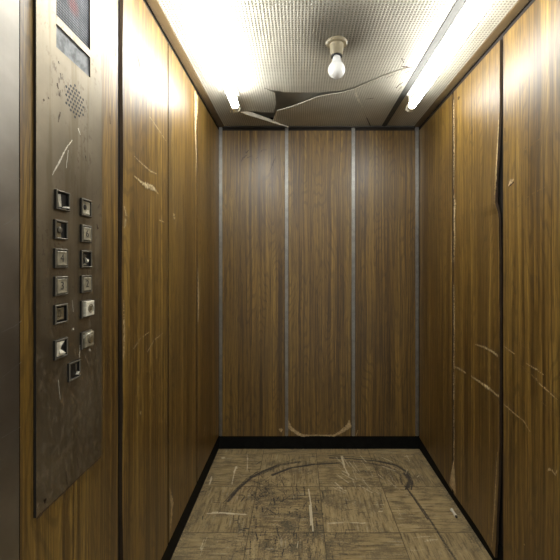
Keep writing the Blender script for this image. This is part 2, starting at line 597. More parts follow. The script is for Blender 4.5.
# ------------------------------------------------------------------ floor with scuffs
def build_floor():
    x0, x1, y0, y1 = XL - 0.012, XR + 0.012, 0.30, YB + 0.012
    h = 0.0030
    nx, ny = int((x1 - x0) / h), int((y1 - y0) / h)
    xs = np.linspace(x0, x1, nx + 1)
    ys = np.linspace(y0, y1, ny + 1)
    X, Y = np.meshgrid(xs, ys)
    co = np.stack([X.ravel(), Y.ravel(), np.zeros(X.size)], 1)
    idx = np.arange((nx + 1) * (ny + 1)).reshape(ny + 1, nx + 1)
    fc = np.stack([idx[:-1, :-1].ravel(), idx[:-1, 1:].ravel(), idx[1:, 1:].ravel(), idx[1:, :-1].ravel()], 1)
    me = bpy.data.meshes.new('floor')
    me.from_pydata(co.tolist(), [], fc.tolist())
    px, py = co[:, 0], co[:, 1]

    def dist(pts):
        best = np.full(px.shape, 9.0)
        for (ax, ay), (bx, by) in zip(pts, pts[1:]):
            dx, dy = bx - ax, by - ay
            t = np.clip(((px - ax) * dx + (py - ay) * dy) / (dx * dx + dy * dy + 1e-12), 0, 1)
            best = np.minimum(best, np.hypot(px - ax - t * dx, py - ay - t * dy))
        return best

    scuff = np.zeros(px.shape)
    pale = np.zeros(px.shape)

    rr = random.Random(3)

    def stroke(arr, pts, w, s):
        q = [at_floor(*p) for p in pts]
        x_ = [p[0] for p in q]
        y_ = [p[1] for p in q]
        m = ((px > min(x_) - 4 * w) & (px < max(x_) + 4 * w) & (py > min(y_) - 4 * w) & (py < max(y_) + 4 * w)).nonzero()[0]
        best = np.full(m.shape, 9.0)
        for (ax, ay), (bx, by) in zip(q, q[1:]):
            dx, dy = bx - ax, by - ay
            t = np.clip(((px[m] - ax) * dx + (py[m] - ay) * dy) / (dx * dx + dy * dy + 1e-12), 0, 1)
            best = np.minimum(best, np.hypot(px[m] - ax - t * dx, py[m] - ay - t * dy))
        arr[m] = np.maximum(arr[m], s * np.exp(-(best / w) ** 2))

    def drag(arr, pts, w, s):
        # a rubbed mark: a soft band crossed by several thin broken lines
        stroke(arr, pts, w * 0.95, s * 0.80)
        for k in range(7):
            oy, ox = rr.gauss(0, 1), rr.gauss(0, 1)
            f = w * 150
            a = rr.randrange(0, max(1, len(pts) - 1))
            b = rr.randrange(a + 2, len(pts) + 1) if a + 2 <= len(pts) else len(pts)
            seg = [(x + ox * f * 0.8 + rr.gauss(0, .7), y + oy * f * 0.45 + rr.gauss(0, .5)) for x, y in pts[a:b]]
            if len(seg) > 1:
                stroke(arr, seg, rr.uniform(.003, .006), s * rr.uniform(.5, 1.0))

    S = [  # the big arc dragged across the floor and its companions
        ([(228, 501), (240, 487), (252, 477), (262, 472), (276, 466)], 0.016, 0.95),
        ([(252, 478), (264, 471), (280, 465), (300, 462)], 0.012, 0.8),
        ([(272, 475), (290, 468), (312, 464.5), (338, 463)], 0.014, 0.95),
        ([(274, 468), (296, 459), (318, 457), (345, 457.5)], 0.010, 0.7),
        ([(300, 478), (308, 474), (318, 472)], 0.010, 0.6),
        ([(286, 497), (298, 488)], 0.010, 0.5),
        ([(330, 458), (356, 459), (378, 461), (396, 465), (407, 472), (411, 484)], 0.012, 0.95),
        ([(348, 461), (370, 463), (388, 467), (400, 474), (402, 484)], 0.016, 0.75),
        ([(405, 474), (410, 480), (408, 487)], 0.026, 0.9),
        ([(384, 466), (392, 476), (396, 487)], 0.018, 0.6),
        ([(366, 462), (376, 474), (384, 487)], 0.014, 0.5),
        ([(405, 486), (416, 500), (430, 520), (446, 545), (456, 560)], 0.011, 0.85),
        ([(396, 488), (406, 505), (420, 528)], 0.010, 0.5),
        ([(240, 525), (236, 545), (230, 560)], 0.012, 0.6),
        ([(254, 515), (256, 530)], 0.010, 0.6),
    ]
    for p, w, s in S:
        drag(scuff, p, w, s)
    # a nest of short scrapes left of the middle
    for i in range(170):
        cx, cy = 268 + rr.gauss(0, 17), 490 + rr.gauss(0, 11)
        a = rr.uniform(0.6, 2.4)
        L = rr.uniform(2, 8)
        stroke(scuff, [(cx - L * math.cos(a), cy - 0.5 * L * math.sin(a)), (cx + L * math.cos(a), cy + 0.5 * L * math.sin(a))],
               rr.uniform(.002, .0045), rr.uniform(0.35, 0.8))
    for i in range(330):
        cx, cy = rr.gauss(290, 38), rr.uniform(490, 566)
        v = rr.random() < 0.6
        L = rr.uniform(1, 7)
        stroke(scuff, [(cx, cy - L * 0.7), (cx + rr.uniform(-2, 2), cy + L * 0.7)] if v else [(cx - L, cy), (cx + L, cy + rr.uniform(-1, 1))],
               rr.uniform(.002, .0055), rr.uniform(0.3, 0.8))
    for i in range(150):
        cx, cy = rr.uniform(335, 412), rr.uniform(458, 492)
        a = rr.uniform(0.5, 1.4)
        L = rr.uniform(4, 10)
        arr = pale if rr.random() < 0.45 else scuff
        stroke(arr, [(cx - L * math.cos(a), cy - 0.6 * L * math.sin(a)), (cx + L * math.cos(a), cy + 0.6 * L * math.sin(a))],
               rr.uniform(.002, .006), rr.uniform(0.25, 0.62))
    Pl = [
        ([(247, 454), (247.5, 462), (247, 471)], 0.0055, 0.6), ([(237, 466), (234, 474), (232, 484)], 0.006, 0.65),
        ([(212, 477), (209, 485)], 0.006, 0.6), ([(222, 457.5), (225, 458)], 0.006, 0.9),
        ([(207, 513.5), (222, 513), (246, 514.5)], 0.0045, 0.85), ([(200, 509), (218, 509)], 0.004, 0.4),
        ([(308.5, 489), (311, 505), (313, 531)], 0.0050, 0.85), ([(325, 523), (345, 522), (368, 523)], 0.0038, 0.6),
        ([(342, 500), (352, 500)], 0.004, 0.5), ([(372, 504.5), (386, 504.5)], 0.004, 0.5),
        ([(341, 456), (344, 466), (349, 476)], 0.006, 0.75), ([(348, 470), (356, 484)], 0.004, 0.4),
        ([(360, 523), (395, 522)], 0.0035, 0.4), ([(395, 508), (401, 519)], 0.004, 0.5),
        ([(413, 490), (421, 508), (426, 516)], 0.005, 0.35),
        ([(410, 538), (436, 536)], 0.0035, 0.5), ([(408, 550), (436, 549)], 0.0035, 0.45), ([(424, 541), (438, 540)], 0.004, 0.5),
        ([(207, 537), (200, 556)], 0.0035, 0.6), ([(219, 536), (216, 546)], 0.003, 0.45),
        ([(254, 548), (280, 549)], 0.0035, 0.45), ([(264, 459), (282, 458)], 0.004, 0.5),
        ([(368, 540), (372, 560)], 0.009, 0.18),
    ]
    for p, w, s in Pl:
        stroke(pale, p, w * 0.9, s * 0.85)
        for k in range(3):
            a = rr.randrange(0, len(p) - 1)
            t0, t1 = sorted((rr.random(), rr.random()))
            (xa, ya_), (xb, yb2) = p[a], p[a + 1]
            o1, o2 = rr.gauss(0, 1.2), rr.gauss(0, .8)
            stroke(pale, [(xa + (xb - xa) * t0 + o1, ya_ + (yb2 - ya_) * t0 + o2), (xa + (xb - xa) * t1 + o1, ya_ + (yb2 - ya_) * t1 + o2)], w * .8, s)
    # odd short nicks all over
    for i in range(160):
        cx, cy = rr.uniform(180, 470), rr.uniform(452, 566)
        L = rr.uniform(1, 5)
        arr = scuff if rr.random() < 0.65 else pale
        seg = [(cx - L, cy), (cx + L, cy + rr.uniform(-1, 1))] if rr.random() < .5 else [(cx, cy - L * .7), (cx + rr.uniform(-2, 2), cy + L * .7)]
        stroke(arr, seg, rr.uniform(.002, .004), rr.uniform(.3, .7))
    # grime gathers along the walls and in the trodden middle
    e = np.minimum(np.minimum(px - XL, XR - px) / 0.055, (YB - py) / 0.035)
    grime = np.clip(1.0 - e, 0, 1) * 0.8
    c = at_floor(300, 535)
    grime = np.maximum(grime, 0.85 * np.exp(-(((px - c[0] + 0.02) / 0.26) ** 2 + ((py - c[1]) / 0.28) ** 2)))
    c = at_floor(378, 474)
    grime = np.maximum(grime, 0.7 * np.exp(-(((px - c[0]) / 0.20) ** 2 + ((py - c[1]) / 0.10) ** 2)))
    c = at_floor(300, 465)
    grime = np.maximum(grime, 0.5 * np.exp(-(((px - c[0]) / 0.25) ** 2 + ((py - c[1]) / 0.07) ** 2)))
    c = at_floor(266, 492)
    grime = np.maximum(grime, 0.8 * np.exp(-(((px - c[0]) / 0.13) ** 2 + ((py - c[1]) / 0.13) ** 2)))
    for nm, arr in (('scuff', scuff), ('pale', pale), ('grime', grime)):
        at = me.attributes.new(nm, 'FLOAT', 'POINT')
        at.data.foreach_set('value', arr.astype(np.float32))
    me.materials.append(M['floor'])
    o = bpy.data.objects.new('floor', me)
    COL.objects.link(o)
    return struct(o)


build_floor()

# ------------------------------------------------------------------ back wall boards and strips
zb = lambda u: 0.084
strips = [(219.2, 222.2), (285.0, 288.2), (351.6, 355.0), (415.4, 418.6)]
sx = [((a - VX) * YB / F, (b - VX) * YB / F) for a, b in strips]
for n, (a, b) in enumerate(sx):
    bm = bmesh.new()
    box(bm, (a, YB - 0.004, 0.086), (b, YB + 0.012, ZC - 0.008))
    c = (a + b) / 2
    box(bm, (c - 0.0022, YB - 0.0062, 0.086), (c + 0.0022, YB - 0.004, ZC - 0.008))
    struct(link('trim_%d' % (n + 1), bm, M['alu'], bevel=0.001))

sm = [([(247, 155), (243, 158), (241, 162)], [.006, .010, .003]), ([(249, 150), (246, 153)], [.003, .008]),
      ([(258, 157), (256, 159)], [.006, .006]), ([(261, 152), (262, 150), (267, 150)], [.004, .006, .003]),
      ([(276, 156), (274, 161), (270, 171)], [.003, .008, .002]), ([(247, 158), (252, 156)], [.003, .006]),
      ([(251, 166), (254, 173)], [.003, .002])]
panel('left wood-grain board of the back wall, with dark smudges near its top', 'back', sx[0][1] + .001, sx[1][0] - .001, ZT, zb,
      marks=[(SMUDGE, p, w) for p, w in sm] + [(CHIP, [(279, 429), (281.5, 430), (281, 432)], [.008, .02, .01])])
# middle board: a rounded tear across the bottom shows the pale core
arc = [(286.9, 414), (287.8, 421), (289.5, 427), (294, 430.5), (298.5, 434), (305, 436)]
arc2 = [(333, 436), (339, 433), (344, 429.5), (349, 426), (349.3, 420)]
panel('middle wood-grain board of the back wall, with a pale curved tear across its bottom', 'back',
      sx[1][1] + .001, sx[2][0] - .001, ZT, zb,
      marks=[(CHIP, arc, [.004, .014, .026, .020, .022, .010], .25), (CHIP, arc2, [.010, .016, .024, .030, .006], .25),
             (CHIP, [(303, 435.3), (318, 435.2), (335, 435.5)], [.012, .006, .012], .5),
             (FAINT, [(310, 432.5), (322, 433), (337, 432.5)], [.010, .016, .010], .5)])
panel('right wood-grain board of the back wall, plain with an intact bottom edge', 'back', sx[2][1] + .001, sx[3][0] - .001, ZT, zb,
      marks=[(CHIP, [(356, 436), (358, 430)], [.004, .002])])

# ------------------------------------------------------------------ left wall boards
yl = lambda px: F * (0 - XL) / (VX - px)
panel('far narrow wood-grain board of the left wall, in the back left corner', 'left', yl(197.3), YB - 0.006, ZT,
      marks=[(SCR, [(205, 425), (204, 436)], [.012, .006]), (CHIP, [(197.8, 268), (198.2, 300), (198, 322)], [.006, .026, .010], .7),
             (FAINT, [(203, 160), (204, 250)], [.003, .003])])
panel('middle wood-grain board of the left wall, its top corner torn pale beside the far board', 'left', yl(168.6), yl(196.6), ZT,
      marks=[(CHIP, [(196.2, 93.5), (195.8, 110), (195.2, 130), (196, 150), (195.8, 176)], [.060, .050, .022, .016, .004], .35),
             (SCR, [(173, 213), (174.5, 217), (173.5, 220)], [.006, .022, .006]),
             (FAINT, [(171, 140), (176, 158)], [.006, .003]), (FAINT, [(170, 180), (185, 205)], [.003, .002]),
             (FAINT, [(170, 363), (184, 346)], [.004, .003]), (FAINT, [(171, 380), (186, 366), (192, 360)], [.004, .004, .002]),
             (FAINT, [(170, 331), (169.8, 348)], [.012, .010]),
             (CHIP, [(169.6, 488), (172, 505), (170, 532)], [.004, .026, .006]),
             (SMUDGE, [(183, 195), (183.5, 215)], [.003, .002])])
panel('near wide wood-grain board of the left wall, scratched, beside the button panel board', 'left', yl(122.6), yl(167.6), ZT,
      e0=lambda v: 0.006 * math.sin(7 * v) * math.sin(3.1 * v + 1),
      marks=[(SCR, [(134, 176), (141, 182), (147, 186), (152, 188), (156, 190)], [.003, .010, .022, .020, .006], .7),
             (SCR, [(148, 184), (153, 187), (158, 194)], [.004, .010, .004]),
             (SCR, [(133, 155), (141, 163), (150, 171), (157, 174)], [.003, .005, .005, .003]),
             (SCR, [(149, 116), (156, 126), (166, 141)], [.004, .006, .003]),
             (FAINT, [(124, 357), (134, 346), (147, 332)], [.003, .005, .002]), (SCR, [(133, 349), (141, 338), (149, 332)], [.003, .005, .002]),
             (SCR, [(147, 352), (154, 340), (163, 333)], [.002, .005, .002]), (FAINT, [(126, 342), (140, 332)], [.004, .002]),
             (FAINT, [(136, 372), (150, 359)], [.004, .003]), (SCR, [(123.6, 205), (126, 216), (124, 228)], [.006, .012, .006], .8),
             (SCR, [(159, 220), (164, 222)], [.006, .004]), (SCR, [(140, 414), (141, 411)], [.008, .006]),
             (FAINT, [(124, 250), (140, 256), (165, 262)], [.004, .003, .002]), (SCR, [(139, 384), (138, 392)], [.004, .003]),
             (CHIP, [(123.4, 300), (124.0, 332), (123.4, 360)], [.003, .007, .003], .9),
             (SMUDGE, [(135, 38), (136, 52), (139, 62), (139.2, 67)], [.001, .003, .008, .006], .3),
             (SMUDGE, [(158, 78), (158.3, 90)], [.003, .003])])
panel('wood-grain board at the front of the left wall, behind the steel button panel', 'left', YF, yl(117.8), ZT,
      zbot=lambda u: 0.02,
      marks=[(SMUDGE, [(111.5, 24), (112, 28)], [.004, .005]), (SMUDGE, [(115.5, 44), (115.7, 58)], [.003, .005]),
             (FAINT, [(109, 96), (110, 124)], [.003, .003]), (SCR, [(113, 55), (116, 58)], [.003, .004]),
             (SMUDGE, [(109.5, 113), (110, 124)], [.003, .004])])

# ------------------------------------------------------------------ right wall boards
yr = lambda px: F * XR / (px - VX)
ya, yb_, yc, yd = yr(452.2), yr(453.6), yr(499.8), yr(503.3)
panel('far wood-grain board of the right wall, in the back right corner', 'right', ya, YB - 0.006, ZT,
      zbot=lambda u: 0.040 + 0.040 * (u - ya) / (YB - ya),
      marks=[(FAINT, [(436, 452), (447, 470)], [.006, .003]), (SMUDGE, [(423, 300), (423.2, 330)], [.003, .002]),
             (CHIP, [(451.6, 230), (451.8, 262)], [.003, .006], .9)])
# buckled board: its near edge lifts off the wall
curl = [(0.03, .014), (0.20, .009), (0.42, .002), (0.9, .001), (1.28, .003), (1.40, .006), (1.425, .0115), (1.52, .011), (1.66, .006), (1.80, .001), (2.1, 0)]
nib = [(0.03, .010), (0.25, .004), (0.5, .0), (1.38, .0), (1.42, .006), (1.435, .012), (1.5, .010), (1.62, .004), (1.75, 0), (2.1, 0)]
panel('middle wood-grain board of the right wall, its near edge buckled loose over a dark gap', 'right', yc, yb_, ZT,
      zbot=lambda u: 0.0395 + 0.005 * (yb_ - u) / (yb_ - yc),
      e0=lambda v: interp(nib, v) + 0.0015 * math.sin(40 * v) * math.sin(11 * v),
      disp=lambda s, v: interp(curl, v) * max(0.0, 1 - s / 0.55) ** 2,
      side=1,
      marks=[(CHIP, [(453.9, 100), (454.2, 150), (454.0, 190)], [.006, .007, .005], .8),
             (CHIP, [(454, 195), (455.3, 205), (454.2, 218), (454.8, 235), (454, 262)], [.010, .020, .010, .014, .006], .8),
             (CHIP, [(454, 285), (454.4, 330), (454, 362), (454, 400)], [.006, .010, .008, .008], .9),
             (CHIP, [(454, 405), (454.2, 440), (453.9, 470)], [.005, .008, .006], .8),
             (CHIP, [(453.8, 462), (453.2, 476), (452.6, 489)], [.010, .045, .075], .15),
             (SCR, [(475.5, 344.5), (484, 347), (492, 351), (498, 356)], [.006, .008, .010, .012], .6),
             (FAINT, [(480, 346), (490, 348), (497, 352)], [.003, .004, .003]),
             (SCR, [(454.5, 366.5), (460, 369), (466, 373)], [.010, .008, .008], .8),
             (SCR, [(471, 376), (480, 382), (487, 387), (490, 390)], [.006, .010, .018, .020], .6),
             (SCR, [(489, 388), (495, 393), (499.6, 397)], [.014, .008, .012], .7),
             (FAINT, [(470, 333), (473, 327), (480, 325.5), (486, 329)], [.002, .004, .003, .002]),
             (CHIP, [(498.0, 452), (496.6, 500), (494.6, 548)], [.002, .006, .010], .4),
             (CHIP, [(499.6, 112), (499.0, 150), (498.0, 185), (497.2, 204)], [.002, .007, .011, .008], .4),
             (SMUDGE, [(458, 99), (460, 97)], [.02, .01])])
panel('near wide wood-grain board of the right wall, chipped high up and scratched', 'right', YF, yd, ZT,
      zbot=lambda u: 0.03, nu=24,
      marks=[(CHIP, [(508.5, 186), (511, 182), (514, 179)], [.004, .016, .004], .6), (SMUDGE, [(509, 187), (512, 183.5), (514, 182)], [.003, .010, .003]),
             (SMUDGE, [(505, 128), (505.3, 141)], [.003, .003]),
             (SCR, [(504, 346), (509, 350), (515, 354)], [.004, .006, .004]),
             (SCR, [(526, 363), (536, 369), (544, 375)], [.003, .006, .004]), (FAINT, [(515, 360), (532, 375), (546, 390)], [.004, .004, .004]),
             (SCR, [(536, 378), (540, 384), (547, 390), (558, 400)], [.002, .005, .007, .003]),
             (FAINT, [(522, 345), (531, 352)], [.003, .003]), (FAINT, [(503.8, 377), (512, 390), (520, 396)], [.004, .004, .003]),
             (FAINT, [(525, 150), (545, 135), (560, 128)], [.003, .003, .002]), (FAINT, [(505, 220), (530, 195), (555, 182)], [.003, .004, .002]),
             (SCR, [(504, 404), (514, 413), (524, 421), (531, 433)], [.005, .005, .004, .002]),
             (FAINT, [(504.5, 400), (520, 412)], [.004, .004]), (FAINT, [(540, 400), (559, 418)], [.006, .005]),
             (SCR, [(547, 471), (551, 469), (556, 475), (557, 470)], [.004, .008, .007, .004], .8),
             (SCR, [(524, 544), (525, 545.5)], [.006, .005]), (FAINT, [(552, 265), (557, 267)], [.006, .004]),
             (FAINT, [(504, 529), (512, 545), (520, 558)], [.006, .003, .002]),
             (FAINT, [(540, 415), (520, 410)], [.002, .002])])

# ------------------------------------------------------------------ ceiling
SHT = 0.002


def cpts(pl, z=ZC):
    return [Vector((*at_ceil(*p), z)) for p in pl]


xs0, xs1 = XL - 0.008, 0.556
ybk = YB + 0.004
crack_main = [(275.8, 105), (274.9, 93.2), (264, 87.8), (274, 90.6), (284, 92.0), (305, 92.5), (317, 92.2),
              (340, 90.9), (354, 87.0), (370, 80.2), (383, 74.8), (392, 71.9), (400.7, 68.6), (409, 66.8)]
slit = [(284, 125.9), (268, 121.2), (252, 116.2), (241, 112.6), (241, 111.2), (256, 111.6), (273.6, 112.6)]
bm = bmesh.new()
poly = [Vector((xs1, 0.5, ZC)), Vector((xs0, 0.5, ZC)), Vector((xs0, ybk, ZC)), Vector((at_ceil(285, 126)[0], ybk, ZC))]
poly += cpts(slit) + cpts(crack_main)
tip = at_ceil(411, 67.3)
poly += [Vector((tip[0], tip[1], ZC)), Vector((xs1, tip[1] - 0.02, ZC))]
prism(bm, poly, (0, 0, SHT), 0, 1)
# the cracked but still flat piece towards the back right
low = [(409, 67.9), (400.7, 70.0), (392, 73.1), (383, 76.3), (370, 81.9), (355, 88.6), (356.4, 97), (362, 107), (371, 126)]
poly2 = [Vector((xs1, tip[1] - 0.02, ZC)), Vector((tip[0], tip[1], ZC))] + cpts(low[:-1])
poly2 += [Vector((at_ceil(371, 126)[0], ybk, ZC)), Vector((xs1, ybk, ZC))]
prism(bm, poly2, (0, 0, SHT), 0, 1)
# the strip under the right-hand lamp
box(bm, (0.570, 0.5, ZC), (XR + 0.008, ybk, ZC + SHT), 0)
ceil = link('ceiling', bm, [M['sheet'], M['torn']])
struct(ceil)
# small dents and stress marks along the crack belong to the sheet
bm = bmesh.new()
for pts, w in (([(401, 66), (406, 67), (413, 67.6)], [.004, .010, .006]), ([(404, 62.5), (401, 58), (405, 60)], [.004, .003, .002]),
               ([(396, 88), (400, 84), (403, 82)], [.005, .006, .003]), ([(398, 91), (402, 86)], [.003, .003]),
               ([(366, 99), (374, 98)], [.005, .003]), ([(405, 73), (409, 71)], [.003, .006]), ([(386, 78), (394, 74.5)], [.003, .003])):
    ribbon(bm, [Vector((*at_ceil(*p), ZC - 0.0006)) for p in pts], w, (0, 0, -1), 0, 0.6)
o = link('crack_mark', bm, M['smudge'], ceil, recalc=False)
bm = bmesh.new()
ribbon(bm, [Vector((*at_ceil(*p), ZC - 0.0008)) for p in [(355.3, 89.2), (356.8, 97), (359, 101), (362.5, 107)]], [.006, .011, .013, .005], (0, 0, -1), 0, 0.5)
ribbon(bm, [Vector((*at_ceil(*p), ZC - 0.0008)) for p in low[:6]], [.001, .002, .003, .003, .004, .005], (0, 0, -1), 0, 0.5)
o = link('torn_edge', bm, M['torn'], ceil, recalc=False)

# sagging flap
Fr = [(272.3, 121.2, 2.20), (275.3, 114.2, 2.06), (277.2, 110.6, 2.00), (290.7, 107.0, 1.975), (298, 104.2, 1.965), (305.7, 101.4, 1.95),
      (316.4, 97.2, 1.93), (328, 94.6, 1.915), (340, 93.0, 1.90), (354.2, 89.0, 1.86)]
fr = [Vector(((a - VX) * y / F, y, CH + (VY - b) * y / F)) for a, b, y in Fr]
bx0, bx1 = at_ceil(275, 126)[0], at_ceil(370, 126)[0]
bm = bmesh.new()
nr = 10
rows = []
for i, p in enumerate(fr):
    s = (p.x - fr[0].x) / (fr[-1].x - fr[0].x)
    q = Vector((bx0 + (bx1 - bx0) * s, ybk - 0.004, ZC - 0.004))
    up, dn = [], []
    for j in range(nr + 1):
        t = j / nr
        v = p.lerp(q, t)
        v.z += 0.006 * math.sin(math.pi * t) * (1 - s)
        dn.append(bm.verts.new(v))
        up.append(bm.verts.new(v + Vector((0, 0, SHT))))
    rows.append((dn, up))
for (d0, u0), (d1, u1) in zip(rows, rows[1:]):
    for j in range(nr):
        bm.faces.new((d0[j], d0[j + 1], d1[j + 1], d1[j])).material_index = 0
        bm.faces.new((u0[j], u1[j], u1[j + 1], u0[j + 1])).material_index = 0
    bm.faces.new((d0[0], d1[0], u1[0], u0[0])).material_index = 1
    bm.faces.new((d0[nr], u0[nr], u1[nr], d1[nr])).material_index = 1
for k in (0, -1):
    d, u = rows[k]
    for j in range(nr):
        bm.faces.new((d[j], u[j], u[j + 1], d[j + 1])).material_index = 1
o = link('ceiling_sheet_flap', bm, [M['sheet'], M['torn']])
tag(o, 'large broken flap of ridged ceiling sheet sagging below the hole near the back wall', 'ceiling panel')

# torn sliver hanging beside the left tube
up_ = [(240.6, 111.6, 2.10), (246, 111.4, 2.11), (252, 112.4, 2.13), (262, 116.0, 2.17), (272.3, 119.9, 2.21), (280, 123.4, 2.25), (288.6, 126.6, 2.29)]
dn_ = [(240.8, 112.2, 2.10), (246, 114.2, 2.11), (252, 116.0, 2.13), (262, 119.2, 2.17), (270, 121.6, 2.21), (280, 124.8, 2.25), (288.4, 127.4, 2.29)]
bm = bmesh.new()
prev = None
for (a, b, y), (c, d, y2) in zip(up_, dn_):
    p = Vector(((a - VX) * y / F, y, min(CH + (VY - b) * y / F, ZC - 0.003)))
    q = Vector(((c - VX) * y2 / F, y2 - 0.01, CH + (VY - d) * (y2 - 0.01) / F))
    q.z = min(q.z, p.z - 0.001)
    cur = [bm.verts.new(v) for v in (p, q, q + Vector((0, .003, .002)), p + Vector((0, .003, .002)))]
    if prev:
        for k in range(4):
            bm.faces.new((prev[k], prev[(k + 1) % 4], cur[(k + 1) % 4], cur[k]))
    else:
        bm.faces.new(cur)
    prev = cur
bm.faces.new(prev[::-1])
o = link('ceiling_sheet_sliver', bm, M['torn'])
tag(o, 'narrow torn white sliver of ceiling sheet hanging beside the left tube', 'ceiling panel')

# ceiling edging: tan angle strips and the grey profile between the sheets
tw = 0.033
struct(boxobj('trim_5', (XL - 0.002, YF, ZC - 0.006), (XL + tw, YB, ZC - 0.001), M['bronze']))
struct(boxobj('trim_6', (XR - tw, YF, ZC - 0.006), (XR + 0.002, YB, ZC - 0.001), M['bronze']))
struct(boxobj('trim_7', (XL + tw, YB - 0.012, ZC - 0.012), (XR - tw, YB + 0.002, ZC - 0.005), M['seam']))
bm = bmesh.new()
box(bm, (0.543, 0.5, ZC - 0.004), (0.5725, YB - 0.012, ZC - 0.0005))
struct(link('trim_8', bm, M['seam']))

# ------------------------------------------------------------------ fluorescent lamps
def lamp(xc, label, glass, y_end=1.893, length=1.22):
    zt = 2.020
    r = 0.0185
    y0 = y_end - length
    t = empty('ceiling_light', (xc, (y_end + y0) / 2, ZC))
    tag(t, label, 'ceiling light', 'ceiling fluorescent lights')
    bm = bmesh.new()
    box(bm, (xc - 0.016, y0 - 0.03, ZC - 0.012), (xc + 0.016, y_end + 0.02, ZC + 0.0005))
    link('batten', bm, M['white_metal'], t, bevel=0.003)
    bm = bmesh.new()
    lathe(bm, [(0, 0), (r * 0.8, 0), (r, 0.006), (r, length - 0.056), (r * 0.8, length - 0.05), (0, length - 0.05)],
          (xc, y0 + 0.025, zt), (0, 1, 0), 28)
    link('tube', bm, M[glass], t, smooth=True)
    for ye, s in ((y0, -1), (y_end, 1)):
        bm = bmesh.new()
        lathe(bm, [(0, 0), (r * 1.0, 0), (r * 1.04, 0.004), (r * 1.04, 0.024), (r * 1.15, 0.026), (r * 1.15, 0.038), (r * 0.9, 0.043), (0, 0.043)],
              (xc, ye - s * 0.026, zt), (0, s, 0), 28)
        box(bm, (xc - 0.006, min(ye, ye + s * 0.012), zt + r * 0.8), (xc + 0.006, max(ye, ye + s * 0.012), ZC - 0.011))
        link('lamp_holder', bm, M['cap'], t, smooth=False)
    return t


lamp(-0.3247, 'lit fluorescent tube along the left side of the ceiling', 'tube')
lamp(0.5885, 'lit fluorescent tube along the right side of the ceiling, beside the grey seam', 'dim_tube')

# ------------------------------------------------------------------ bare bulb
bx, by = at_ceil(336.6, 42.5)
lb = empty('bulb_lamp', (bx, by, ZC))
tag(lb, 'unlit white bulb in a cream holder, in the middle of the ceiling', 'light bulb')
D = (0, 0, -1)
bm = bmesh.new()
lathe(bm, [(0, 0), (0.044, 0), (0.044, 0.004), (0.040, 0.009), (0.027, 0.011), (0, 0.011)], (bx, by, ZC), D)
link('mounting_plate', bm, M['porcelain'], lb, smooth=False)
bm = bmesh.new()
lathe(bm, [(0.0, 0.010), (0.029, 0.010), (0.0275, 0.02), (0.0245, 0.048), (0.0235, 0.054), (0.0, 0.054)], (bx, by, ZC), D)
link('lamp_holder', bm, M['porcelain'], lb, smooth=False)
bm = bmesh.new()
lathe(bm, [(0.0, 0.052), (0.0225, 0.052), (0.0225, 0.060), (0.0, 0.060)], (bx, by, ZC), D)
link('socket_ring', bm, M['black'], lb)
bm = bmesh.new()
prof = [(0, 0.058), (0.0155, 0.058), (0.0165, 0.066), (0.0195, 0.080)]
rb, zc_ = 0.0345, 0.112
for i in range(13):
    a = math.radians(-44 + i * (134 / 12))
    prof.append((rb * math.cos(a) if i < 12 else 0, zc_ + rb * math.sin(a)))
lathe(bm, prof, (bx, by, ZC), D)
link('bulb', bm, M['opal'], lb, smooth=True)

# ------------------------------------------------------------------ steel door jamb beside the viewer
bm = bmesh.new()
box(bm, (XL - 0.06, -0.10, 0.0), (XL + 0.002, YF - 0.003, 2.27))
jamb = struct(link('door_1', bm, M['jamb'], bevel=0.0025))
bm = bmesh.new()
for pts, w in (([(0, 168), (10, 172), (20, 180)], [.002, .002, .001]), ([(2, 225), (8, 222), (14, 216)], [.002, .003, .002]),
               ([(0, 332), (12, 327), (20, 321)], [.003, .003, .002]), ([(0, 378), (20, 362)], [.002, .002]),
               ([(0, 438), (19, 427)], [.003, .002])):
    ribbon(bm, [WALL['left'](*at_left(*p), 0.0026) for p in pts], [q * 0.5 for q in w], (1, 0, 0), 0, 0.5)
link('scratch', bm, M['alu'], jamb, recalc=False)

# ------------------------------------------------------------------ control panel
KP = (-XL - 0.006) / -XL
KB = (-XL - 0.010) / -XL
Y0, Y1 = yl(36.2) * KP, yl(102) * KP
Z0, Z1 = CH - 0.4945 * KP, 1.955
PT = 0.006
cp = empty('control_panel', (XL, (Y0 + Y1) / 2, Z0))
tag(cp, 'tall worn steel elevator button panel mounted on the front of the left wall', 'control panel')


def lpt(y, z, d):
    return Vector((XL + PT + d, y, z))


def frame_cells(bm, ys, zs, holes, d0, d1, mat=0):
    for i in range(len(ys) - 1):
        for j in range(len(zs) - 1):
            if (i, j) in holes:
                continue
            box(bm, (XL + d0, ys[i], zs[j]), (XL + d1, ys[i + 1], zs[j + 1]), mat)


wy0, wy1 = yl(56.3) * KP, yl(90.2) * KP
WZ = (1.650, 1.6995, 1.717, 1.868)          # label window bottom/top, display bottom/top
bm = bmesh.new()
outer = [(Y0, Z0), (Y1, Z0), (Y1, Z1), (Y0, Z1)]
ys = [Y0, wy0, wy1, Y1]
zs = [Z0, WZ[0], WZ[1], WZ[2], WZ[3], Z1]
vg = {}


def gv(i, j, d):
    if (i, j, d) not in vg:
        vg[(i, j, d)] = bm.verts.new((XL + d, ys[i], zs[j]))
    return vg[(i, j, d)]


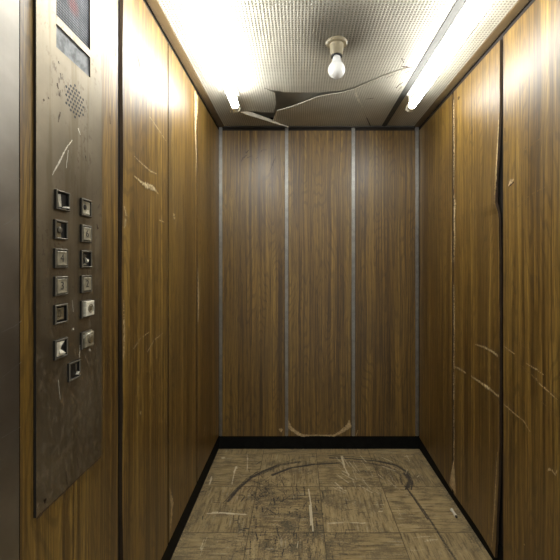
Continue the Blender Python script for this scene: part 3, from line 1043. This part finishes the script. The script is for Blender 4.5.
holes = {(1, 1), (1, 3)}
cells = {(i, j) for i in range(3) for j in range(5)} - holes
for (i, j) in cells:
    bm.faces.new((gv(i, j, PT), gv(i + 1, j, PT), gv(i + 1, j + 1, PT), gv(i, j + 1, PT)))
    bm.faces.new((gv(i, j, 0.0005), gv(i, j + 1, 0.0005), gv(i + 1, j + 1, 0.0005), gv(i + 1, j, 0.0005)))
    for (a, b, nb) in (((i, j), (i + 1, j), (i, j - 1)), ((i + 1, j), (i + 1, j + 1), (i + 1, j)),
                       ((i + 1, j + 1), (i, j + 1), (i, j + 1)), ((i, j + 1), (i, j), (i - 1, j))):
        if nb not in cells:
            f = bm.faces.new((gv(*a, PT), gv(*b, PT), gv(*b, 0.0005), gv(*a, 0.0005)))
            f.material_index = 1
# rust nicks, gouges and scratches in the steel
nicks = [([(84.5, 107), (85, 110)], [.003, .004]), ([(58, 61), (59, 64)], [.003, .003]), ([(57, 83), (58, 89)], [.004, .004]),
         ([(60, 90), (59, 96)], [.003, .004]), ([(43, 99), (44, 101)], [.004, .004]), ([(48, 97), (48.5, 99)], [.005, .004]),
         ([(96.5, 224), (98, 229)], [.003, .006]), ([(60, 112), (58, 122)], [.003, .004]), ([(85, 155), (86, 161)], [.003, .003]),
         ([(60, 73), (61, 80)], [.002, .002]), ([(44, 501), (46, 500)], [.004, .008]), ([(44.5, 499), (45, 503)], [.005, .003]),
         ([(98, 450), (98.5, 452)], [.005, .004]), ([(77, 458), (78, 470)], [.002, .003]), ([(66, 471), (67, 485)], [.002, .003]),
         ([(36.8, 518), (50, 505), (66, 490), (80, 476), (101, 456.5)], [.006, .003, .004, .003, .003])]
pn = bm
for pts, w in nicks:
    P = [lpt(at_left(*p)[0] * KP, CH + (at_left(*p)[1] - CH) * KP, 0.0005) for p in pts]
    ribbon(pn, P, w, (1, 0, 0), 2, 0.7, 0.004)
for pts, w in (([(52, 175), (60, 160), (66, 148), (72, 140)], [.002, .004, .003, .002]), ([(66, 168), (68, 150)], [.002, .002]),
               ([(78, 128), (80, 135)], [.003, .002]), ([(72, 300), (73, 312)], [.001, .0015]), ([(72.8, 328), (73.2, 330)], [.004, .004]),
               ([(58, 380), (60, 400)], [.001, .001]), ([(80, 345), (79, 358)], [.003, .002]), ([(89, 349), (90, 351)], [.004, .003])):
    P = [lpt(at_left(*p)[0] * KP, CH + (at_left(*p)[1] - CH) * KP, 0.0006) for p in pts]
    ribbon(pn, P, w, (1, 0, 0), 3, 0.6, 0.004)
face = link('faceplate', bm, [M['steel'], M['black'], M['smudge'], M['shard']], cp, recalc=False)

o = boxobj('display_window', (XL + 0.0004, wy0, WZ[2]), (XL + 0.0022, wy1, WZ[3]), M['display'], cp)
o = boxobj('label_plate', (XL + 0.0004, wy0, WZ[0]), (XL + 0.0030, wy1, WZ[1]), M['label'], cp)

bm = bmesh.new()           # flat black discs stand in for the shaded speaker holes
cy, cz, pit = 0.8325 * KP, 1.5650, 0.0103
for i in range(-3, 4):
    for j in range(-4, 5):
        yy = cy + pit * (i + (0.5 if j % 2 else 0))
        zz = cz + pit * 0.87 * j
        if math.hypot(yy - cy, zz - cz) < 0.037:
            lathe(bm, [(0.0031, -0.0004), (0.0031, 0.0003), (0.0025, 0.0003), (0, 0.00015)], (XL + PT, yy, zz), (1, 0, 0), 10)
link('speaker_grille', bm, M['black'], cp)

# ---- buttons
BS = 0.0205                # half size


def text_mesh(ch, size):
    cu = bpy.data.curves.new('glyph', 'FONT')
    cu.body = ch
    cu.size = size
    cu.align_x = 'CENTER'
    cu.align_y = 'CENTER'
    cu.extrude = 0.0002
    ob = bpy.data.objects.new('glyph', cu)
    COL.objects.link(ob)
    dg = bpy.context.evaluated_depsgraph_get()
    dg.update()
    me = bpy.data.meshes.new_from_object(ob.evaluated_get(dg))
    bpy.data.objects.remove(ob)
    bpy.data.curves.remove(cu)
    return me


def bezel(y, z, inner=0.0165, h=0.0058, tilt=0.0):
    """square collar with a dark well"""
    bm = bmesh.new()
    a, b = BS, inner
    ring = []
    for d, s in ((-0.0004, a), (h * 0.8, a), (h, a - 0.0012), (h, b + 0.0010), (h * 0.8, b), (0.0006, b)):
        dd = [(-1, -1), (1, -1), (1, 1), (-1, 1)]
        ring.append([bm.verts.new(lpt(y + s * p, z + s * q, d + tilt * p)) for p, q in dd])
    for k, (r0, r1) in enumerate(zip(ring, ring[1:])):
        for i in range(4):
            j = (i + 1) % 4
            f = bm.faces.new((r0[i], r0[j], r1[j], r1[i]))
            f.material_index = 1 if k in (0, 4) else 0
    f = bm.faces.new(ring[-1])
    f.material_index = 1  # plate is uncut: black floor paints the shade of a deep well
    return link('button', bm, [M['bezel'], M['black']], cp)


def sub(name, bm, mat, par, smooth=False, bevel=0.0):
    o = link(name, bm, mat, cp, smooth=smooth, bevel=bevel)
    o.parent = par
    o.matrix_parent_inverse = Matrix.Identity(4)
    o.matrix_parent_inverse = par.matrix_world.inverted()
    o.matrix_parent_inverse = Matrix.Identity(4)
    return o


def cap(b, y, z, mat='button', half=0.0155, d=0.0066, dish=0.001, name='button_cap'):
    bm = bmesh.new()
    rings = []
    for s, dd in ((half, 0.0008), (half, d - 0.0012), (half - 0.0014, d), (half * 0.6, d - dish)):
        rings.append([bm.verts.new(lpt(y + s * p, z + s * q, dd)) for p, q in ((-1, -1), (1, -1), (1, 1), (-1, 1))])
    for r0, r1 in zip(rings, rings[1:]):
        for i in range(4):
            j = (i + 1) % 4
            bm.faces.new((r0[i], r0[j], r1[j], r1[i]))
    bm.faces.new(rings[-1])
    return sub(name, bm, M[mat], b)


def numeral(b, ch, y, z, d, mat='numeral', size=0.024):
    me = text_mesh(ch, size)
    me.transform(Matrix(((0, 0, 1, XL + PT + d), (1, 0, 0, y), (0, 1, 0, z), (0, 0, 0, 1))))
    me.materials.append(M[mat])
    o = bpy.data.objects.new('numeral', me)
    COL.objects.link(o)
    o.parent = b
    return o


def shard(b, y, z, pts, h0, h1, mat='shard', name='plastic_shard'):
    """a broken splinter: polygon in cm offsets from the button centre, rising from h0 to h1"""
    bm = bmesh.new()
    n = len(pts)
    top = [bm.verts.new(lpt(y + p[0] * 0.001, z + p[1] * 0.001, h0 + (h1 - h0) * ((i * 7) % n) / max(1, n - 1))) for i, p in enumerate(pts)]
    bot = [bm.verts.new(lpt(y + p[0] * 0.001, z + p[1] * 0.001, 0.0007)) for p in pts]
    bm.faces.new(top)
    bm.faces.new(bot[::-1])
    for i in range(n):
        j = (i + 1) % n
        bm.faces.new((top[j], top[i], bot[i], bot[j]))
    return sub(name, bm, M[mat], b)


def knob(b, y, z, r, h, mat, name):
    bm = bmesh.new()
    lathe(bm, [(0, 0.0006), (r, 0.0006), (r, h * 0.75), (r * 0.85, h * 0.95), (r * 0.4, h), (0, h)], (XL + PT, y, z), (1, 0, 0), 24)
    return sub(name, bm, M[mat], b, smooth=False)


def moved(par):
    """buttons hang on the panel's empty; children are built in world space"""
    return par


YLc, YRc, YMc = 0.7850 * KB, 0.8785 * KB, 0.8315 * KB
rows_z = [CH + (q - CH) * KB for q in (1.331, 1.268, 1.2065, 1.1465, 1.086, 1.0110)]
ZM = CH + (0.9500 - CH) * KB

b = bezel(YLc + 0.003, rows_z[0] + 0.001, 0.0172, 0.0075, 0.001)
b['label'] = 'top left button, cap gone, shards left in its frame'
shard(b, YLc, rows_z[0], [(-13, 12), (-9, 13), (-3, -13), (-7, -14)], 0.003, 0.008)
shard(b, YLc + .002, rows_z[0], [(4, -13), (16, -13), (18, -9), (8, -10)], 0.004, 0.010)
shard(b, YLc, rows_z[0], [(-15, -15), (-15, 14), (-12, 14), (-10, -15)], 0.001, 0.004, 'brown')
b = bezel(YRc, rows_z[0])
b['label'] = 'top right button, pale inside with a black hole'
cap(b, YRc, rows_z[0], 'button', 0.0155, 0.0035)
knob(b, YRc - 0.005, rows_z[0] + 0.001, 0.0062, 0.0042, 'black', 'lamp_hole')  # black plug stands in for the shade inside a hole
shard(b, YRc, rows_z[0], [(-2, -12), (10, -14), (8, -4), (1, -6)], 0.003, 0.005)
b = bezel(YLc, rows_z[1])
b['label'] = 'dark empty button socket with a grey stub'
shard(b, YLc, rows_z[1], [(-14, -15), (2, -15), (2, 15), (-14, 15)], 0.0012, 0.002, 'brown', 'socket_plate')
knob(b, YLc - 0.004, rows_z[1], 0.0068, 0.0052, 'bezel', 'socket_stub')
b = bezel(YRc, rows_z[1])
b['label'] = 'intact ivory button 6'
cap(b, YRc, rows_z[1])
numeral(b, '6', YRc, rows_z[1], 0.0060)
b = bezel(YLc, rows_z[2])
b['label'] = 'intact ivory button 4'
cap(b, YLc, rows_z[2])
numeral(b, '4', YLc, rows_z[2], 0.0060)
b = bezel(YRc, rows_z[2])
b['label'] = 'broken black button socket with pale splinters'
shard(b, YRc, rows_z[2], [(-14, 3), (-10, 13), (0, 9), (-5, 2)], 0.002, 0.004, 'bezel')
shard(b, YRc, rows_z[2], [(-2, 4), (4, -1), (9, 0), (8, -4), (2, -8), (-1, -3)], 0.003, 0.006)
shard(b, YRc, rows_z[2], [(-12, -14), (-4, -10), (5, -14)], 0.002, 0.003, 'button')
b = bezel(YLc, rows_z[3])
b['label'] = 'intact ivory button 3'
cap(b, YLc, rows_z[3])
numeral(b, '3', YLc, rows_z[3], 0.0060)
b = bezel(YRc, rows_z[3])
b['label'] = 'intact ivory button 2'
cap(b, YRc, rows_z[3])
numeral(b, '2', YRc, rows_z[3], 0.0060)
b = bezel(YLc, rows_z[4])
b['label'] = 'brown stained button sunk in its frame'
cap(b, YLc - 0.0025, rows_z[4], 'brown', 0.0128, 0.0030)
numeral(b, '0', YLc - 0.003, rows_z[4], 0.0026, 'worn')
b = bezel(YRc, rows_z[4])
b['label'] = 'protruding pale button with a ring on its cap'
cap(b, YRc + 0.002, rows_z[4] + 0.001, 'shard', 0.0172, 0.0120, 0.0005)
bm = bmesh.new()
lathe(bm, [(0.0075, 0.0110), (0.0105, 0.0110), (0.0105, 0.0128), (0.0080, 0.0128), (0.0075, 0.0110)], (XL + PT, YRc + 0.004, rows_z[4] + 0.001), (1, 0, 0), 26)
sub('cap_ring', bm, M['button'], b)
knob(b, YRc + 0.004, rows_z[4] + 0.001, 0.0072, 0.0124, 'brown', 'cap_centre')
b = bezel(YLc, rows_z[5])
b['label'] = 'broken button, jagged pale half left over a black hole'
shard(b, YLc, rows_z[5], [(-15, 15), (6, 15), (-3, 7), (-6, 0), (-3, -6), (6, -13), (14, -15), (-15, -15)], 0.003, 0.007)
shard(b, YLc, rows_z[5], [(-8, 2), (-2, -3), (6, -11), (-4, -13), (-11, -8)], 0.004, 0.010)
b = bezel(YRc, rows_z[5])
b['label'] = 'cracked pale button with a dark round lens'
cap(b, YRc + 0.002, rows_z[5] + 0.001, 'button', 0.0170, 0.0105, 0.0005)
knob(b, YRc + 0.005, rows_z[5] + 0.001, 0.0105, 0.0135, 'brown', 'round_lens')
shard(b, YRc, rows_z[5], [(-15, 6), (-8, 14), (4, 16), (-6, 17), (-16, 14)], 0.008, 0.014)
b = bezel(YMc, ZM)
b['label'] = 'lowest button, an empty black socket'
shard(b, YMc, ZM, [(8, -12), (14, -14), (14, -6)], 0.003, 0.007)
shard(b, YMc, ZM, [(6, 13), (9, 13), (10, -6), (8, -6)], 0.002, 0.003, 'bezel')

# ------------------------------------------------------------------ litter on the floor
cx, cy_ = at_floor(454.6, 515.5)
bm = bmesh.new()
a = Vector(at_floor(451.5, 511.0)).to_3d() + Vector((0, 0, 0.0072))
m_ = Vector(at_floor(454.2, 514.6)).to_3d() + Vector((0, 0, 0.0060))
e_ = Vector(at_floor(456.0, 517.6)).to_3d() + Vector((0, 0, 0.0066))
bmt = bmesh.new()


def tubepath(bm, pts, rs, seg=12, mats=None):
    rings = []
    for i, p in enumerate(pts):
        d = (pts[min(i + 1, len(pts) - 1)] - pts[max(i - 1, 0)]).normalized()
        s = d.cross(Vector((0, 0, 1))).normalized()
        u = s.cross(d)
        rings.append([bm.verts.new(p + (s * math.cos(2 * math.pi * k / seg) + u * math.sin(2 * math.pi * k / seg)) * rs[i]) for k in range(seg)])
    for r0, r1 in zip(rings, rings[1:]):
        for k in range(seg):
            bm.faces.new((r0[k], r0[(k + 1) % seg], r1[(k + 1) % seg], r1[k]))
    bm.faces.new(rings[0][::-1])
    bm.faces.new(rings[-1])


tubepath(bmt, [a, a.lerp(m_, .5), m_, m_.lerp(e_, .6), e_], [0.0072, 0.0056, 0.0056, 0.0066, 0.0066])
st = empty('cigarette_butt', (cx, cy_, 0))
tag(st, 'crushed white cigarette butt on the floor beside the right baseboard', 'cigarette butt')
link('paper', bmt, M['paper'], st)
bmt = bmesh.new()
dv = (e_ - m_).normalized()
tubepath(bmt, [e_, e_ + dv * 0.006, e_ + dv * 0.011], [0.0057, 0.0052, 0.0030])
link('burnt_tip', bmt, M['ash'], st)

# ------------------------------------------------------------------ dim even fill light added from the unseen open front, camera
w = bpy.data.worlds.new('landing_fill')
SC.world = w
w.use_nodes = True
w.node_tree.nodes['Background'].inputs[0].default_value = (0.62, 0.61, 0.55, 1)
w.node_tree.nodes['Background'].inputs[1].default_value = 0.70

cam = bpy.data.cameras.new('camera')
cam.sensor_width = 36
cam.lens = F / 560 * 36
cam.shift_x = (280 - VX) / 560
cam.shift_y = (VY - 280) / 560
cam.clip_start = 0.01
co = bpy.data.objects.new('camera', cam)
co.location = (0, 0, CH)
co.rotation_euler = (math.radians(90), 0, 0)
COL.objects.link(co)
SC.camera = co

vs = SC.view_settings
vs.view_transform = 'Standard'
vs.look = 'None'
vs.exposure = 0.08
vs.gamma = 1.0
vs.use_curve_mapping = False
